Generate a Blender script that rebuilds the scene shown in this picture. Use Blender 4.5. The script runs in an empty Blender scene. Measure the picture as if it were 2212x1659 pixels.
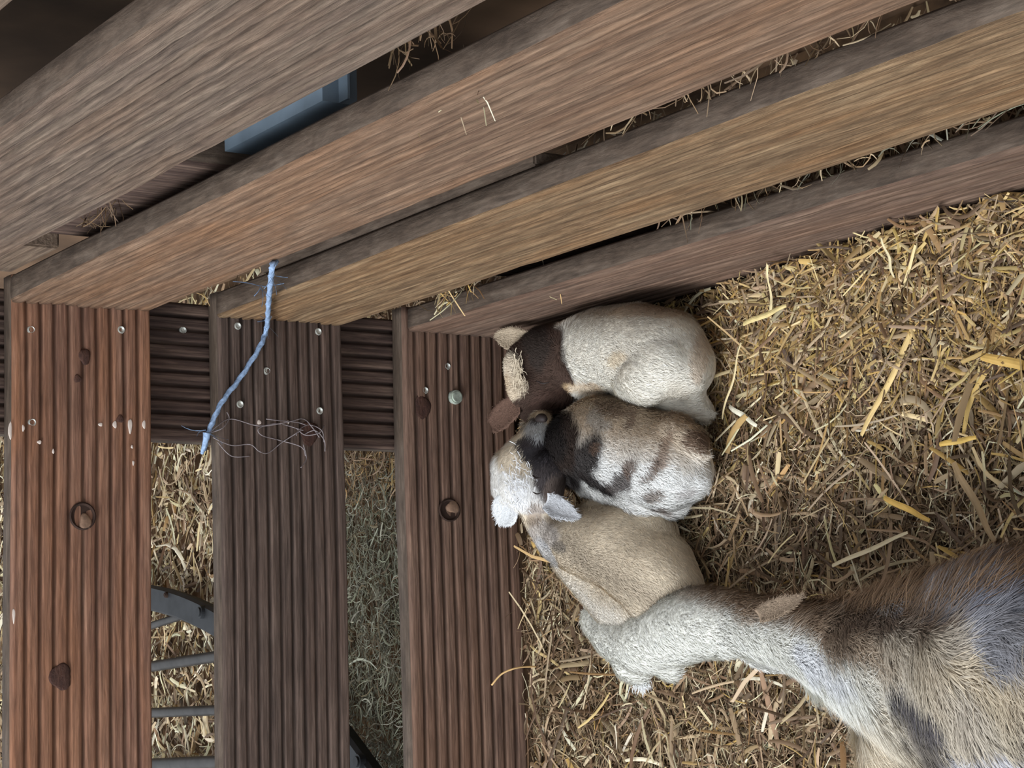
import bpy, bmesh, math, random
import numpy as np
from mathutils import Vector, Matrix
random.seed(4); rng = np.random.default_rng(11)
S = bpy.context.scene
COL = S.collection

# ------------------------------------------------------------ camera
FPX = 4451.47
CAMR = np.array([[0.5491425530069151, -0.029977123226406978, -0.8351908934849065],
                 [0.13270875671837057, 0.9898042121593886, 0.05173014094119995],
                 [0.82512474351901, -0.13924436676074506, 0.5475218387955747]])
CAMP = np.array([1.9267738883918304, -0.37596788130525327, 0.6917853060340943])
cd = bpy.data.cameras.new('camera'); cam = bpy.data.objects.new('camera', cd); COL.objects.link(cam)
M = Matrix([list(r) for r in CAMR.T]).to_4x4(); M.translation = Vector(CAMP); cam.matrix_world = M
cd.sensor_fit = 'HORIZONTAL'; cd.sensor_width = 36.0; cd.lens = FPX / 2212 * 36; cd.clip_start = 0.02
S.camera = cam

# ------------------------------------------------------------ light: soft overcast daylight in an open-sided barn
S.view_settings.view_transform = 'Standard'; S.view_settings.look = 'None'
S.view_settings.gamma = 1; S.view_settings.use_curve_mapping = False
S.view_settings.exposure = 0.52
w = bpy.data.worlds.new('world'); S.world = w; w.use_nodes = True
bg = w.node_tree.nodes['Background']; bg.inputs[0].default_value = (0.86, 0.93, 1.0, 1); bg.inputs[1].default_value = 0.92
def area(name, loc, target, size, power, color):
    l = bpy.data.lights.new(name, 'AREA'); l.shape = 'RECTANGLE'; l.size, l.size_y = size; l.energy = power; l.color = color
    o = bpy.data.objects.new(name, l); COL.objects.link(o); o.location = loc
    o.rotation_euler = (Vector(target) - Vector(loc)).to_track_quat('-Z', 'Y').to_euler(); return o
area('barn_opening_light', (1.3, -3.4, 3.0), (0.2, -0.2, -0.5), (2.6, 1.8), 185, (0.90, 0.95, 1.0))

# ------------------------------------------------------------ helpers
FLOOR = -0.60
def P(px, py, h=0.0):
    """world point on the horizontal plane h above the floor that the survey measured at this pixel"""
    v = CAMR.T @ np.array([(px-1106)/FPX, -(py-829.5)/FPX, -1.0])
    s = (FLOOR + h - CAMP[2]) / v[2]; return CAMP + s*v
def PX(px, py, ax, val):
    v = CAMR.T @ np.array([(px-1106)/FPX, -(py-829.5)/FPX, -1.0])
    s = (val - CAMP[ax]) / v[ax]; return CAMP + s*v
def rad(p, rpx):
    d = -(CAMR[2] @ (np.asarray(p)-CAMP)); return rpx*d/FPX

def tag(o, label=None, cat=None, group=None, kind=None):
    if label: o['label'] = label
    if cat: o['category'] = cat
    if group: o['group'] = group
    if kind: o['kind'] = kind
    return o
def empty(name, loc=(0,0,0)):
    o = bpy.data.objects.new(name, None); COL.objects.link(o); o.location = loc; o.empty_display_size = .05; return o
def mesh_obj(name, verts, faces, mat=None, parent=None, cols=None, smooth=False, mw=None):
    me = bpy.data.meshes.new(name)
    verts = np.asarray(verts, dtype=np.float32)
    if isinstance(faces, np.ndarray):
        n, k = faces.shape
        me.vertices.add(len(verts)); me.vertices.foreach_set('co', verts.ravel())
        me.loops.add(n*k); me.loops.foreach_set('vertex_index', faces.ravel().astype(np.int32))
        me.polygons.add(n); me.polygons.foreach_set('loop_start', np.arange(0, n*k, k, dtype=np.int32))
        me.update(calc_edges=True)
    else:
        me.from_pydata([tuple(map(float, v)) for v in verts], [], faces); me.update()
    if cols is not None:
        a = me.color_attributes.new('Col', 'FLOAT_COLOR', 'POINT')
        c = np.ones((len(verts), 4), np.float32); c[:, :3] = cols; a.data.foreach_set('color', c.ravel())
    if smooth: me.polygons.foreach_set('use_smooth', np.ones(len(me.polygons), bool))
    if mat: me.materials.append(mat)
    o = bpy.data.objects.new(name, me); COL.objects.link(o)
    if parent: o.parent = parent
    if mw is not None: o.matrix_world = mw
    return o
def bm_obj(name, bm, mat, parent=None, smooth=False):
    me = bpy.data.meshes.new(name); bm.to_mesh(me); bm.free()
    if smooth: me.polygons.foreach_set('use_smooth', np.ones(len(me.polygons), bool))
    me.materials.append(mat); o = bpy.data.objects.new(name, me); COL.objects.link(o)
    if parent: o.parent = parent
    return o
def lin(c):
    c = np.asarray(c, float)/255.0
    return np.where(c <= .04045, c/12.92, ((c+.055)/1.055)**2.4)
def noise3(p, f, seed=0):
    r = np.random.default_rng(seed); out = 0; a = 1; tot = 0
    for o in range(4):
        for _ in range(3):
            k = r.normal(size=3)*f*(1.8**o); out = out + a*np.sin(p @ k + r.uniform(0, 6.28)); tot += a*.7
        a *= .62
    return out/tot

# ------------------------------------------------------------ materials
def nt(name, rough=.85):
    m = bpy.data.materials.new(name); m.use_nodes = True; t = m.node_tree
    b = t.nodes['Principled BSDF']; b.inputs['Roughness'].default_value = rough
    b.inputs['Specular IOR Level'].default_value = .25
    return m, t, b
def flat(name, c, rough=.8, metal=0, var=.15, scale=60):
    m, t, b = nt(name, rough); b.inputs['Metallic'].default_value = metal
    n = t.nodes.new('ShaderNodeTexNoise'); n.inputs['Scale'].default_value = scale; n.inputs['Detail'].default_value = 5
    tc = t.nodes.new('ShaderNodeTexCoord'); t.links.new(tc.outputs['Object'], n.inputs['Vector'])
    r = t.nodes.new('ShaderNodeValToRGB'); L = lin(c)
    r.color_ramp.elements[0].color = (*(L*(1-var*2)), 1); r.color_ramp.elements[1].color = (*np.minimum(L*(1+var*2), 1), 1)
    r.color_ramp.elements[0].position = .3; r.color_ramp.elements[1].position = .7
    t.links.new(n.outputs['Fac'], r.inputs[0]); t.links.new(r.outputs[0], b.inputs['Base Color'])
    bp = t.nodes.new('ShaderNodeBump'); bp.inputs['Strength'].default_value = .3; bp.inputs['Distance'].default_value = .001
    t.links.new(n.outputs['Fac'], bp.inputs['Height']); t.links.new(bp.outputs[0], b.inputs['Normal'])
    return m
def wood(name, dark, mid, light, accent, streak=1.0, seed=0.0, acc_amt=.5, bump=.6, len_scale=5.0, cross=135.0):
    m, t, b = nt(name, .8); N = t.nodes; L = t.links
    tc = N.new('ShaderNodeTexCoord')
    def noise(sc, detail, rough=.6, dist=0.0, off=0.0):
        mp = N.new('ShaderNodeMapping'); mp.inputs['Scale'].default_value = sc; mp.inputs['Location'].default_value = (off+seed, off*1.7-seed, off)
        L.new(tc.outputs['Object'], mp.inputs['Vector'])
        n = N.new('ShaderNodeTexNoise'); n.inputs['Scale'].default_value = 1; n.inputs['Detail'].default_value = detail
        n.inputs['Roughness'].default_value = rough; n.inputs['Distortion'].default_value = dist
        L.new(mp.outputs[0], n.inputs['Vector']); return n
    fine = noise((len_scale, cross*1.7, cross*1.7), 8, .72, .35, 3.1)
    mid_n = noise((len_scale*2.2, cross, cross), 5, .65, .5, 9.4)
    big = noise((3.2, 16, 16), 4, .6, .5, 17.0)
    speck = noise((70, 220, 220), 3, .6, 0, 5.0)
    def ramp(src, stops):
        r = N.new('ShaderNodeValToRGB'); e = r.color_ramp.elements
        while len(e) < len(stops): e.new(.5)
        for k, (p, c) in enumerate(stops): e[k].position = p; e[k].color = (*lin(c), 1)
        L.new(src, r.inputs[0]); return r
    r1 = ramp(fine.outputs['Fac'], [(.30, dark), (.47, mid), (.66, light)])
    r2 = ramp(mid_n.outputs['Fac'], [(.34, dark), (.5, mid), (.68, light)])
    mx = N.new('ShaderNodeMix'); mx.data_type = 'RGBA'; mx.inputs[0].default_value = .5*streak
    L.new(r1.outputs[0], mx.inputs[6]); L.new(r2.outputs[0], mx.inputs[7])
    rb = N.new('ShaderNodeMapRange'); rb.inputs[1].default_value = .44; rb.inputs[2].default_value = .66; rb.inputs[4].default_value = acc_amt
    L.new(big.outputs['Fac'], rb.inputs[0])
    mx2 = N.new('ShaderNodeMix'); mx2.data_type = 'RGBA'; L.new(rb.outputs[0], mx2.inputs[0])
    L.new(mx.outputs[2], mx2.inputs[6]); mx2.inputs[7].default_value = (*lin(accent), 1)
    # Col multiplies in the painted groove shade and the lighter worn rib edges
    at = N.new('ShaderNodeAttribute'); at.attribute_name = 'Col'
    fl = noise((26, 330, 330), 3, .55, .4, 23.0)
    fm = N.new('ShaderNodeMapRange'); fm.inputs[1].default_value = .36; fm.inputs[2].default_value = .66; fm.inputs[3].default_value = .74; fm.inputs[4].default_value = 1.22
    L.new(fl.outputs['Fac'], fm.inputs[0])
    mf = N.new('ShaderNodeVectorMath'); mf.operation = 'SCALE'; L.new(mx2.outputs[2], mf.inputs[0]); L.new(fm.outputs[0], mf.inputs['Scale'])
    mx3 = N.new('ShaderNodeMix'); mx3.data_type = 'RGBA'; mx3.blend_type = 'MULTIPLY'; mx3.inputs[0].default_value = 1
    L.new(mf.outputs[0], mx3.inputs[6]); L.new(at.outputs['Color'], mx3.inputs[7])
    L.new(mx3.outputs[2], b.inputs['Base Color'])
    ad = N.new('ShaderNodeMath'); ad.operation = 'ADD'; L.new(fine.outputs['Fac'], ad.inputs[0]); L.new(mid_n.outputs['Fac'], ad.inputs[1])
    ad2 = N.new('ShaderNodeMath'); ad2.operation = 'MULTIPLY_ADD'; ad2.inputs[1].default_value = .35; L.new(speck.outputs['Fac'], ad2.inputs[0]); L.new(ad.outputs[0], ad2.inputs[2])
    bp = N.new('ShaderNodeBump'); bp.inputs['Strength'].default_value = bump; bp.inputs['Distance'].default_value = .0035
    L.new(ad2.outputs[0], bp.inputs['Height']); L.new(bp.outputs[0], b.inputs['Normal'])
    return m
def vcol(name, rough=.75, trans=0.0, spec=.25):
    m, t, b = nt(name, rough); b.inputs['Specular IOR Level'].default_value = spec
    a = t.nodes.new('ShaderNodeAttribute'); a.attribute_name = 'Col'
    t.links.new(a.outputs['Color'], b.inputs['Base Color'])
    return m
M_straw = vcol('straw', .6, spec=.35); M_fur = vcol('fur', .8, spec=.15); M_skin = vcol('coat', .9, spec=.1)
M_edge = wood('wood_dirty_edge', (61,50,42), (87,73,62), (109,95,83), (85,70,57), acc_amt=.5, bump=.35, len_scale=14, cross=60)
M_A0 = wood('wood_top', (79,65,54), (109,90,75), (132,114,96), (117,91,72))
M_A1 = wood('wood_grey_weathered', (73,60,53), (112,94,81), (145,126,108), (128,97,73), acc_amt=.4, bump=1.0, seed=2)
M_A2 = wood('wood_orange_brown', (87,65,52), (124,97,77), (146,120,98), (139,100,70), acc_amt=.6, bump=.9, seed=5)
M_A3 = wood('wood_straw_brown', (88,65,47), (133,105,77), (174,146,112), (142,101,63), acc_amt=.45, bump=1.1, seed=8)
M_A4 = wood('wood_dull_brown', (77,59,50), (108,86,72), (132,109,92), (118,86,66), acc_amt=.4, bump=.7, seed=13)
M_B1 = wood('wood_red_brown', (85,57,46), (121,87,70), (151,115,94), (145,98,68), acc_amt=.55, bump=.5, seed=21, len_scale=4)
M_B2 = wood('wood_dark_brown', (54,42,37), (82,67,59), (113,95,85), (85,63,52), acc_amt=.4, bump=.5, seed=27, len_scale=4)
M_B3 = wood('wood_mid_brown', (71,50,42), (105,81,68), (140,112,95), (116,84,64), acc_amt=.4, bump=.5, seed=33, len_scale=4)
M_post = wood('wood_post_dark', (48,36,32), (76,59,52), (122,100,86), (70,52,44), acc_amt=.4, bump=.4, seed=41, len_scale=5)
M_wall = flat('barn_wall_brown', (104,80,60), .9, var=.2, scale=9)
M_soil = flat('trampled_floor', (92,68,46), .95, var=.3, scale=35)
M_steel = flat('galvanised_screw', (196,196,188), .4, .6, .1, 200)
M_bolt = flat('steel_bolt', (182,190,176), .45, .5, .2, 150)
M_hole = flat('hole_dark', (52,37,30), .9)
M_knot = wood('wood_knot', (44,28,24), (70,46,38), (92,64,52), (60,40,32), bump=.6, len_scale=60)
M_plug = flat('hole_plug_wood', (122,96,78), .8, var=.25, scale=120)
M_paint = flat('dried_white_splash', (206,190,178), .8, var=.1, scale=100)
M_rack = flat('rack_grey_paint', (46,47,49), .55, .3, .15, 40)
M_rod = flat('rack_rod', (64,61,59), .5, .4, .15, 40)
M_blue = flat('blue_grey_plastic', (104,118,130), .55, 0, .1, 25)
M_twine = flat('blue_twine', (140,162,192), .8, 0, .18, 300)
M_strand = flat('frayed_strand', (150,150,160), .8, 0, .12, 300)
M_web = flat('grey_horsehair', (132,122,122), .8, 0, .12, 300)
M_dark = flat('closed_eye', (40,32,30), .6)

# ------------------------------------------------------------ floor and surroundings
def ground():
    nx, ny = 150, 110
    xs = np.linspace(-2.6, 1.9, nx); ys = np.linspace(-1.5, 1.2, ny)
    X, Y = np.meshgrid(xs, ys); p = np.stack([X.ravel(), Y.ravel(), np.zeros(X.size)], 1)
    z = FLOOR - .012 + .006*noise3(p, 9, 3)
    p[:, 2] = z
    f = [(j*nx+i, j*nx+i+1, (j+1)*nx+i+1, (j+1)*nx+i) for j in range(ny-1) for i in range(nx-1)]
    o = mesh_obj('floor', p, np.array(f), M_soil, smooth=True); tag(o, kind='structure')
ground()
def box(name, a, b, mat, parent=None, bev=.003, kind=None):
    bm = bmesh.new(); bmesh.ops.create_cube(bm, size=1)
    for v in bm.verts: v.co = Vector([(a[i]+b[i])/2 + v.co[i]*(b[i]-a[i]) for i in range(3)])
    bmesh.ops.bevel(bm, geom=bm.edges[:], offset=bev, segments=2, affect='EDGES')
    o = bm_obj(name, bm, mat, parent)
    if kind: o['kind'] = kind
    return o
wl = empty('wall_back', (0, .20, FLOOR)); tag(wl, kind='structure')
for k in range(9):     # planked barn wall in the dark beyond the pen
    z0 = -.60 + k*.2
    o = box('plank', (-2.6, .20, z0+.004), (1.9, .23, z0+.196), M_wall); o.parent = wl; o.matrix_parent_inverse = Matrix.Translation((0, -.20, -FLOOR))

# ------------------------------------------------------------ decking boards
BW = .146; BT = .027
def board(name, mat, x0, x1, mw, parent, ribs=11, depth=.0024, seg=110, groove=.72, seed=0, rough_end=False, bow=0, chips=.0):
    """ribbed decking board: local x along it, y across, z out of the ribbed face"""
    r = np.random.default_rng(seed)
    n = ribs*10
    ys = np.linspace(0, BW, n+1); ph = ys/BW*ribs
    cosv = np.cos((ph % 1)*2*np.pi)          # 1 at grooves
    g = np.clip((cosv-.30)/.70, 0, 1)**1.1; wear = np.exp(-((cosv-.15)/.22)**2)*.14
    prof = [(ys[i], -depth*g[i], 1-(1-groove)*g[i]+wear[i]) for i in range(n+1)]  # groove factor paints shade into the vertex colour
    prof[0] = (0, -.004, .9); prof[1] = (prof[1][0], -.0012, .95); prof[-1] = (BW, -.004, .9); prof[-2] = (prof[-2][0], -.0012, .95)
    face_n = len(prof)
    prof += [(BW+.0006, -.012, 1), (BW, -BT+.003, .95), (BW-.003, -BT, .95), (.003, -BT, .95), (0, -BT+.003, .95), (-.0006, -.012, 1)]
    m = len(prof); pa = np.array(prof)
    xs = np.linspace(x0, x1, seg+1)
    V = np.zeros((seg+1, m, 3)); C = np.ones((seg+1, m, 3))
    for i, x in enumerate(xs):
        V[i, :, 0] = x; V[i, :, 1] = pa[:, 0]; V[i, :, 2] = pa[:, 1]
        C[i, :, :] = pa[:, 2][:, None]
    flatp = V.reshape(-1, 3)
    q = flatp*np.array([6, 90, 90]); nz = noise3(q+seed*7, .6, seed+5)
    V[:, :, 2] += (nz.reshape(seg+1, m))*.0009*(1+chips*2)*(np.arange(m) < face_n)
    wv = np.sin(xs*5+seed)*.0012+np.sin(xs*13+seed*2)*.0006
    V[:, :, 1] += wv[:, None]
    if chips:   # weathering: bits of rib missing along the length
        cz = noise3(flatp*np.array([24, 70, 70])+seed*3, .8, seed+77).reshape(seg+1, m)
        V[:, :, 2] -= np.clip(cz-.35, 0, 1)*chips*.006*(np.arange(m) < face_n)
    V[0, :, 0] += r.uniform(0, .001, m)*0
    V = V.reshape(-1, 3); C = C.reshape(-1, 3)
    idx = np.arange((seg+1)*m).reshape(seg+1, m)
    a = idx[:-1]; b = idx[1:]; an = np.roll(a, -1, 1); bn = np.roll(b, -1, 1)
    F = np.stack([a, b, bn, an], 2).reshape(-1, 4)
    me = bpy.data.meshes.new(name)
    faces = F.tolist() + [idx[0, :].tolist()[::1], idx[-1, :].tolist()[::-1]]
    me.from_pydata(V.tolist(), [], faces); me.update()
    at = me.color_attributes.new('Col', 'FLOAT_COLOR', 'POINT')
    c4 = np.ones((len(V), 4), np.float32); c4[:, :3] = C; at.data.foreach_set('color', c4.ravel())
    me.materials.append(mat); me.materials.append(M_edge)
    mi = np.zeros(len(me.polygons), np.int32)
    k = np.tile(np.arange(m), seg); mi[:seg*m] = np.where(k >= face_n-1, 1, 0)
    me.polygons.foreach_set('material_index', mi)
    sm = np.ones(len(me.polygons), bool); sm[-2:] = False; me.polygons.foreach_set('use_smooth', sm)
    o = bpy.data.objects.new(name, me); COL.objects.link(o); o.parent = parent
    pw = Matrix.Translation(parent.location)
    o.matrix_local = pw.inverted() @ mw
    o['mw'] = [v for row in mw for v in row]
    return o
def MA(zb, y=0.0, tilt=0.0):   # boards of the side that runs along +x, ribbed face towards -y
    return Matrix.Translation((0, y, zb)) @ Matrix.Rotation(tilt, 4, 'Y') @ Matrix(((1,0,0,0),(0,0,-1,0),(0,1,0,0),(0,0,0,1)))
def MB_(zb, x=0.0):            # boards of the end that runs along y, ribbed face towards +x
    return Matrix.Translation((x, 0, zb)) @ Matrix(((0,0,1,0),(1,0,0,0),(0,1,0,0),(0,0,0,1)))
fA = empty('pen_fence', (0.7, 0.0, FLOOR)); tag(fA, 'long side of the pen, receding weathered planks running diagonally across the top', 'fence')
fB = empty('pen_fence', (0.0, -.35, FLOOR)); tag(fB, 'end side of the pen, three reddish brown ribbed planks filling the left', 'fence')
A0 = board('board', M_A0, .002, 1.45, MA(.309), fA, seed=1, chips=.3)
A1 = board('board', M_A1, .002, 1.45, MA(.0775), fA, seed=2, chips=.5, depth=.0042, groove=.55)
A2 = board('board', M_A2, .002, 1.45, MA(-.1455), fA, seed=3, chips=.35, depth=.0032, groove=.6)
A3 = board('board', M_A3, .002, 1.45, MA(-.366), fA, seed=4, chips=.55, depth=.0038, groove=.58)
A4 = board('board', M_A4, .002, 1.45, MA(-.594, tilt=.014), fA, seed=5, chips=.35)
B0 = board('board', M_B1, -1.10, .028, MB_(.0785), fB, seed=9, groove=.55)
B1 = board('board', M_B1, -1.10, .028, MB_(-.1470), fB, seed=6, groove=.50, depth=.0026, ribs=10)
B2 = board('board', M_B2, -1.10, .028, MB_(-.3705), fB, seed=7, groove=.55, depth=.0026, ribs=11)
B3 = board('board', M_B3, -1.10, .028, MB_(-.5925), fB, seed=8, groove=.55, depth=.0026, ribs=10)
for o, l in ((A1, 'greyest weathered board, nearest the camera'), (A2, 'orange brown board'), (A3, 'palest straw brown board, splintered'), (A4, 'lowest dull brown board against the straw'),
             (B1, 'reddish board with bolt hole and paint flecks'), (B2, 'darkest purplish brown board'), (B3, 'lowest board behind the kids')): o['label'] = l
# corner posts: ribbed boards set upright behind the gaps
def MP(x, y, ang):  # local x -> world z
    if ang == 'B': # ribbed face towards +x
        return Matrix.Translation((x, y, 0)) @ Matrix(((0,0,1,0),(0,-1,0,0),(1,0,0,0),(0,0,0,1)))
    return Matrix.Translation((x, y, 0)) @ Matrix(((0,-1,0,0),(0,0,-1,0),(1,0,0,0),(0,0,0,1)))
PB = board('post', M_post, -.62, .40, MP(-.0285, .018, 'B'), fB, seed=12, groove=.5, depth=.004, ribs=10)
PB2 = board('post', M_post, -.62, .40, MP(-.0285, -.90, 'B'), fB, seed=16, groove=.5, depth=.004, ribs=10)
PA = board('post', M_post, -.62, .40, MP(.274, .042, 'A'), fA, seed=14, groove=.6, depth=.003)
PA_shade = board('post', M_post, -.62, .40, MP(.421, .042, 'A'), fA, seed=17, groove=.6, depth=.003)  # added board widening the post, keeps the gap beside the trough dark
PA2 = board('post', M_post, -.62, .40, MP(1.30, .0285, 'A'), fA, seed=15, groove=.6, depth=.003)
def child_box(name, a, b, mat, par, bev=.002):
    o = box(name, a, b, mat, bev=bev); o.parent = par; o.matrix_local = Matrix.Translation(-par.location); return o
child_box('batten', (.100, .0285, -.300), (.592, .041, -.222), M_edge, fA)
child_box('end_block', (.004, .0285, .00), (.13, .05, .055), M_A0, fA)

# fixings and marks on the boards ------------------------------------------------
def to_local(o, wp):
    mw = Matrix([list(o['mw'])[i*4:i*4+4] for i in range(4)]); return mw.inverted() @ Vector(wp)
def disc_mesh(name, r, th, mat, slot=False, dome=False, seg=20, inner=None, innermat=None):
    bm = bmesh.new()
    bmesh.ops.create_cone(bm, cap_ends=True, segments=seg, radius1=r, radius2=r*.86, depth=th)
    bmesh.ops.bevel(bm, geom=[e for e in bm.edges if abs(e.verts[0].co.z-e.verts[1].co.z) < 1e-6 and e.verts[0].co.z > 0], offset=th*.25, segments=2, affect='EDGES')
    if slot:
        top = max(bm.faces, key=lambda f: f.calc_center_median().z)
        r1 = bmesh.ops.inset_individual(bm, faces=[top], thickness=r*.35); bmesh.ops.translate(bm, verts=top.verts[:], vec=(0, 0, -th*.5))
    me = bpy.data.meshes.new(name); bm.to_mesh(me); bm.free(); me.materials.append(mat); return me
me_screw = disc_mesh('screw', .0042, .002, M_steel, slot=True)
me_bolt = disc_mesh('bolt', .0085, .006, M_bolt)
def put(name, me, b, px, py, ax, val, dz=.0, rot=0, sc=(1,1,1)):
    o = bpy.data.objects.new(name, me); COL.objects.link(o); o.parent = b
    l = to_local(b, PX(px, py, ax, val)); o.location = (l.x, l.y, dz); o.rotation_euler = (0, 0, rot); o.scale = sc; return o
for b, x, lst in ((B1, 0, [(70, 912), (262, 712), (68, 712)]), (B2, 0, [(577, 801), (688, 716), (519, 873), (691, 887), (514, 704)]), (B3, 0, [(919, 843), (967, 791)]),
                  ):
    for px, py in lst: put('screw', me_screw, b, px, py, 0, x, -.0004)
put('screw', me_screw, PB, 396, 713, 0, -.0285, -.0006)
put('bolt', me_bolt, B3, 983, 858, 0, 0, .002)
def ring_hole(name, b, px, py, rx, ry, mat_in, depth=.006, plug=False):
    """bored hole: dark recessed cup with a raised worn rim"""
    bm = bmesh.new(); seg = 28; rings = [(1.12, .0003), (1.0, .0014), (.92, .0006), (.86, -.0008), (.0, -.001)]
    vs = []
    for s, z in rings:
        if s == 0: vs.append([bm.verts.new((0, 0, z))]); continue
        vs.append([bm.verts.new((rx*s*math.cos(a*2*math.pi/seg), ry*s*math.sin(a*2*math.pi/seg), z)) for a in range(seg)])
    for k in range(len(rings)-2):
        for a in range(seg): bm.faces.new((vs[k][a], vs[k][(a+1)%seg], vs[k+1][(a+1)%seg], vs[k+1][a]))
    for a in range(seg): bm.faces.new((vs[-2][a], vs[-2][(a+1)%seg], vs[-1][0]))
    me = bpy.data.meshes.new(name); bm.to_mesh(me); bm.free(); me.materials.append(mat_in)
    o = put(name, me, b, px, py, 0, 0, .0006); return o
h1 = ring_hole('bolt_hole', B1, 178, 1115, .0125, .0125, M_hole)
h2 = ring_hole('bolt_hole', B3, 970, 1102, .0115, .0125, M_hole)
def blob(name, mat, b, px, py, rx, ry, th, seed=0, dz=0):
    bm = bmesh.new(); bmesh.ops.create_icosphere(bm, subdivisions=3, radius=1)
    r = random.Random(seed)
    for v in bm.verts:
        k = 1 + .12*math.sin(3*math.atan2(v.co.y, v.co.x)+seed)+.05*r.uniform(-1, 1)
        v.co = Vector((v.co.x*rx*k, v.co.y*ry*k, v.co.z*th))
    me = bpy.data.meshes.new(name); bm.to_mesh(me); bm.free(); me.materials.append(mat)
    me.polygons.foreach_set('use_smooth', np.ones(len(me.polygons), bool))
    return put(name, me, b, px, py, 0, 0, dz)
o = blob('hole_plug', M_plug, B1, 184, 1128, .0085, .0065, .003, 1)
o = blob('hole_plug', M_plug, B3, 978, 1095, .0070, .0085, .003, 2)
blob('knot', M_knot, B1, 131, 1462, .013, .011, .0016, 3); blob('knot', M_knot, B1, 183, 770, .008, .006, .0018, 4)
blob('knot', M_knot, B2, 668, 935, .013, .011, .0016, 5); blob('knot', M_knot, B3, 913, 880, .014, .010, .0014, 6)
blob('knot', M_knot, B1, 168, 818, .004, .004, .0012, 7); blob('knot', M_knot, B1, 260, 905, .004, .004, .0012, 8)
for px, py, a, c in [(217,917,.003,.006), (248,917,.006,.006), (281,920,.012,.006), (311,917,.007,.005), (22,930,.014,.005), (50,925,.006,.004), (85,955,.003,.006), (115,975,.004,.003), (285,965,.003,.003), (288,1000,.004,.003), (30,1330,.012,.004), (560,912,.004,.006), (622,912,.004,.004)]:
    blob('paint_fleck', M_paint, B2 if px > 450 else B1, px, py, a*.62, c*.38, .0006, px)

# ------------------------------------------------------------ tubes
def tube(name, pts, r, mat, parent=None, seg=8, sub=6, fray=0, taper=None, twist=0):
    pts = [Vector(p) for p in pts]
    Q = []
    for i in range(len(pts)-1):
        p0 = pts[max(i-1, 0)]; p1 = pts[i]; p2 = pts[i+1]; p3 = pts[min(i+2, len(pts)-1)]
        for k in range(sub):
            t = k/sub; Q.append(.5*((2*p1)+(p2-p0)*t+(2*p0-5*p1+4*p2-p3)*t*t+(3*p1-p0-3*p2+p3)*t**3))
    Q.append(pts[-1]); n = len(Q); V = []; up = Vector((.3, .2, .9))
    for i, q in enumerate(Q):
        d = (Q[min(i+1, n-1)]-Q[max(i-1, 0)]).normalized(); u = d.cross(up).normalized(); v = d.cross(u)
        rr = r*(taper(i/(n-1)) if taper else 1)
        for k in range(seg):
            a = 2*math.pi*k/seg + twist*i; bump = 1+(.22*math.cos(3*(a-twist*i)) if twist else 0)
            V.append(q+(u*math.cos(a)+v*math.sin(a))*rr*bump)
    F = [(i*seg+k, i*seg+(k+1)%seg, (i+1)*seg+(k+1)%seg, (i+1)*seg+k) for i in range(n-1) for k in range(seg)]
    F += [tuple(range(seg))[::-1], tuple((n-1)*seg+k for k in range(seg))]
    o = mesh_obj(name, V, F, mat, smooth=True)
    if parent: o.parent = parent; o.matrix_local = Matrix.Translation(-parent.location)
    return o

# blue baling twine tied round the second side board and caught on the end boards
tw = empty('baling_twine', Vector(PX(590, 575, 1, -.004))); tag(tw, 'frayed blue baling twine hanging from the long side to the darkest end board', 'twine')
tp = [PX(596, 566, 1, .003), PX(588, 574, 1, -.006), PX(584, 610, 1, -.012), PX(580, 650, 1, -.010), PX(578, 685, 1, -.008), PX(575, 712, 0, .012), PX(562, 748, 0, .010), PX(522, 812, 0, .007), PX(480, 868, 0, .006), PX(458, 915, 0, .005), PX(447, 945, 0, .003), PX(440, 972, 0, -.008)]
tube('cord', tp, .0026, M_twine, tw, twist=.5, seg=9, sub=8)
tube('knot_end', [PX(447, 935, 0, .006), PX(444, 952, 0, .004), PX(436, 980, 0, -.004)], .0042, M_twine, tw, taper=lambda t: 1-.6*t)
def strands(name, n, a, jit, parent, mat, L=.03, r=.0003, seed=0):
    r_ = random.Random(seed); V = []; F = []
    for _ in range(n):
        base = Vector(r_.choice(a)) + Vector([r_.uniform(-jit, jit) for _ in range(3)])*.5
        d = Vector([r_.uniform(-.3, 1), r_.uniform(-1, 1), r_.uniform(-1, 1)]).normalized(); c = Vector([r_.uniform(-1, 1) for _ in range(3)])*.5
        l = L*r_.uniform(.4, 1); s = d.cross(Vector((1, .3, -.5))).normalized()*r; q = base; k0 = len(V)
        for k in range(6):
            V.extend([q-s, q+s]); q = q+d*l/5; d = (d+c*.35).normalized()
        for k in range(5): F.append((k0+2*k, k0+2*k+1, k0+2*k+3, k0+2*k+2))
    o = mesh_obj(name, V, F, mat); o.parent = parent; o.matrix_local = Matrix.Translation(-parent.location); o['kind'] = 'stuff'; return o
strands('frayed_fibres', 26, [PX(586, 600, 1, -.014), PX(575, 695, 0, .02), PX(560, 620, 1, -.006), PX(447, 935, 0, .005)], .006, tw, M_twine, .028, .0004, 3)
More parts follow.
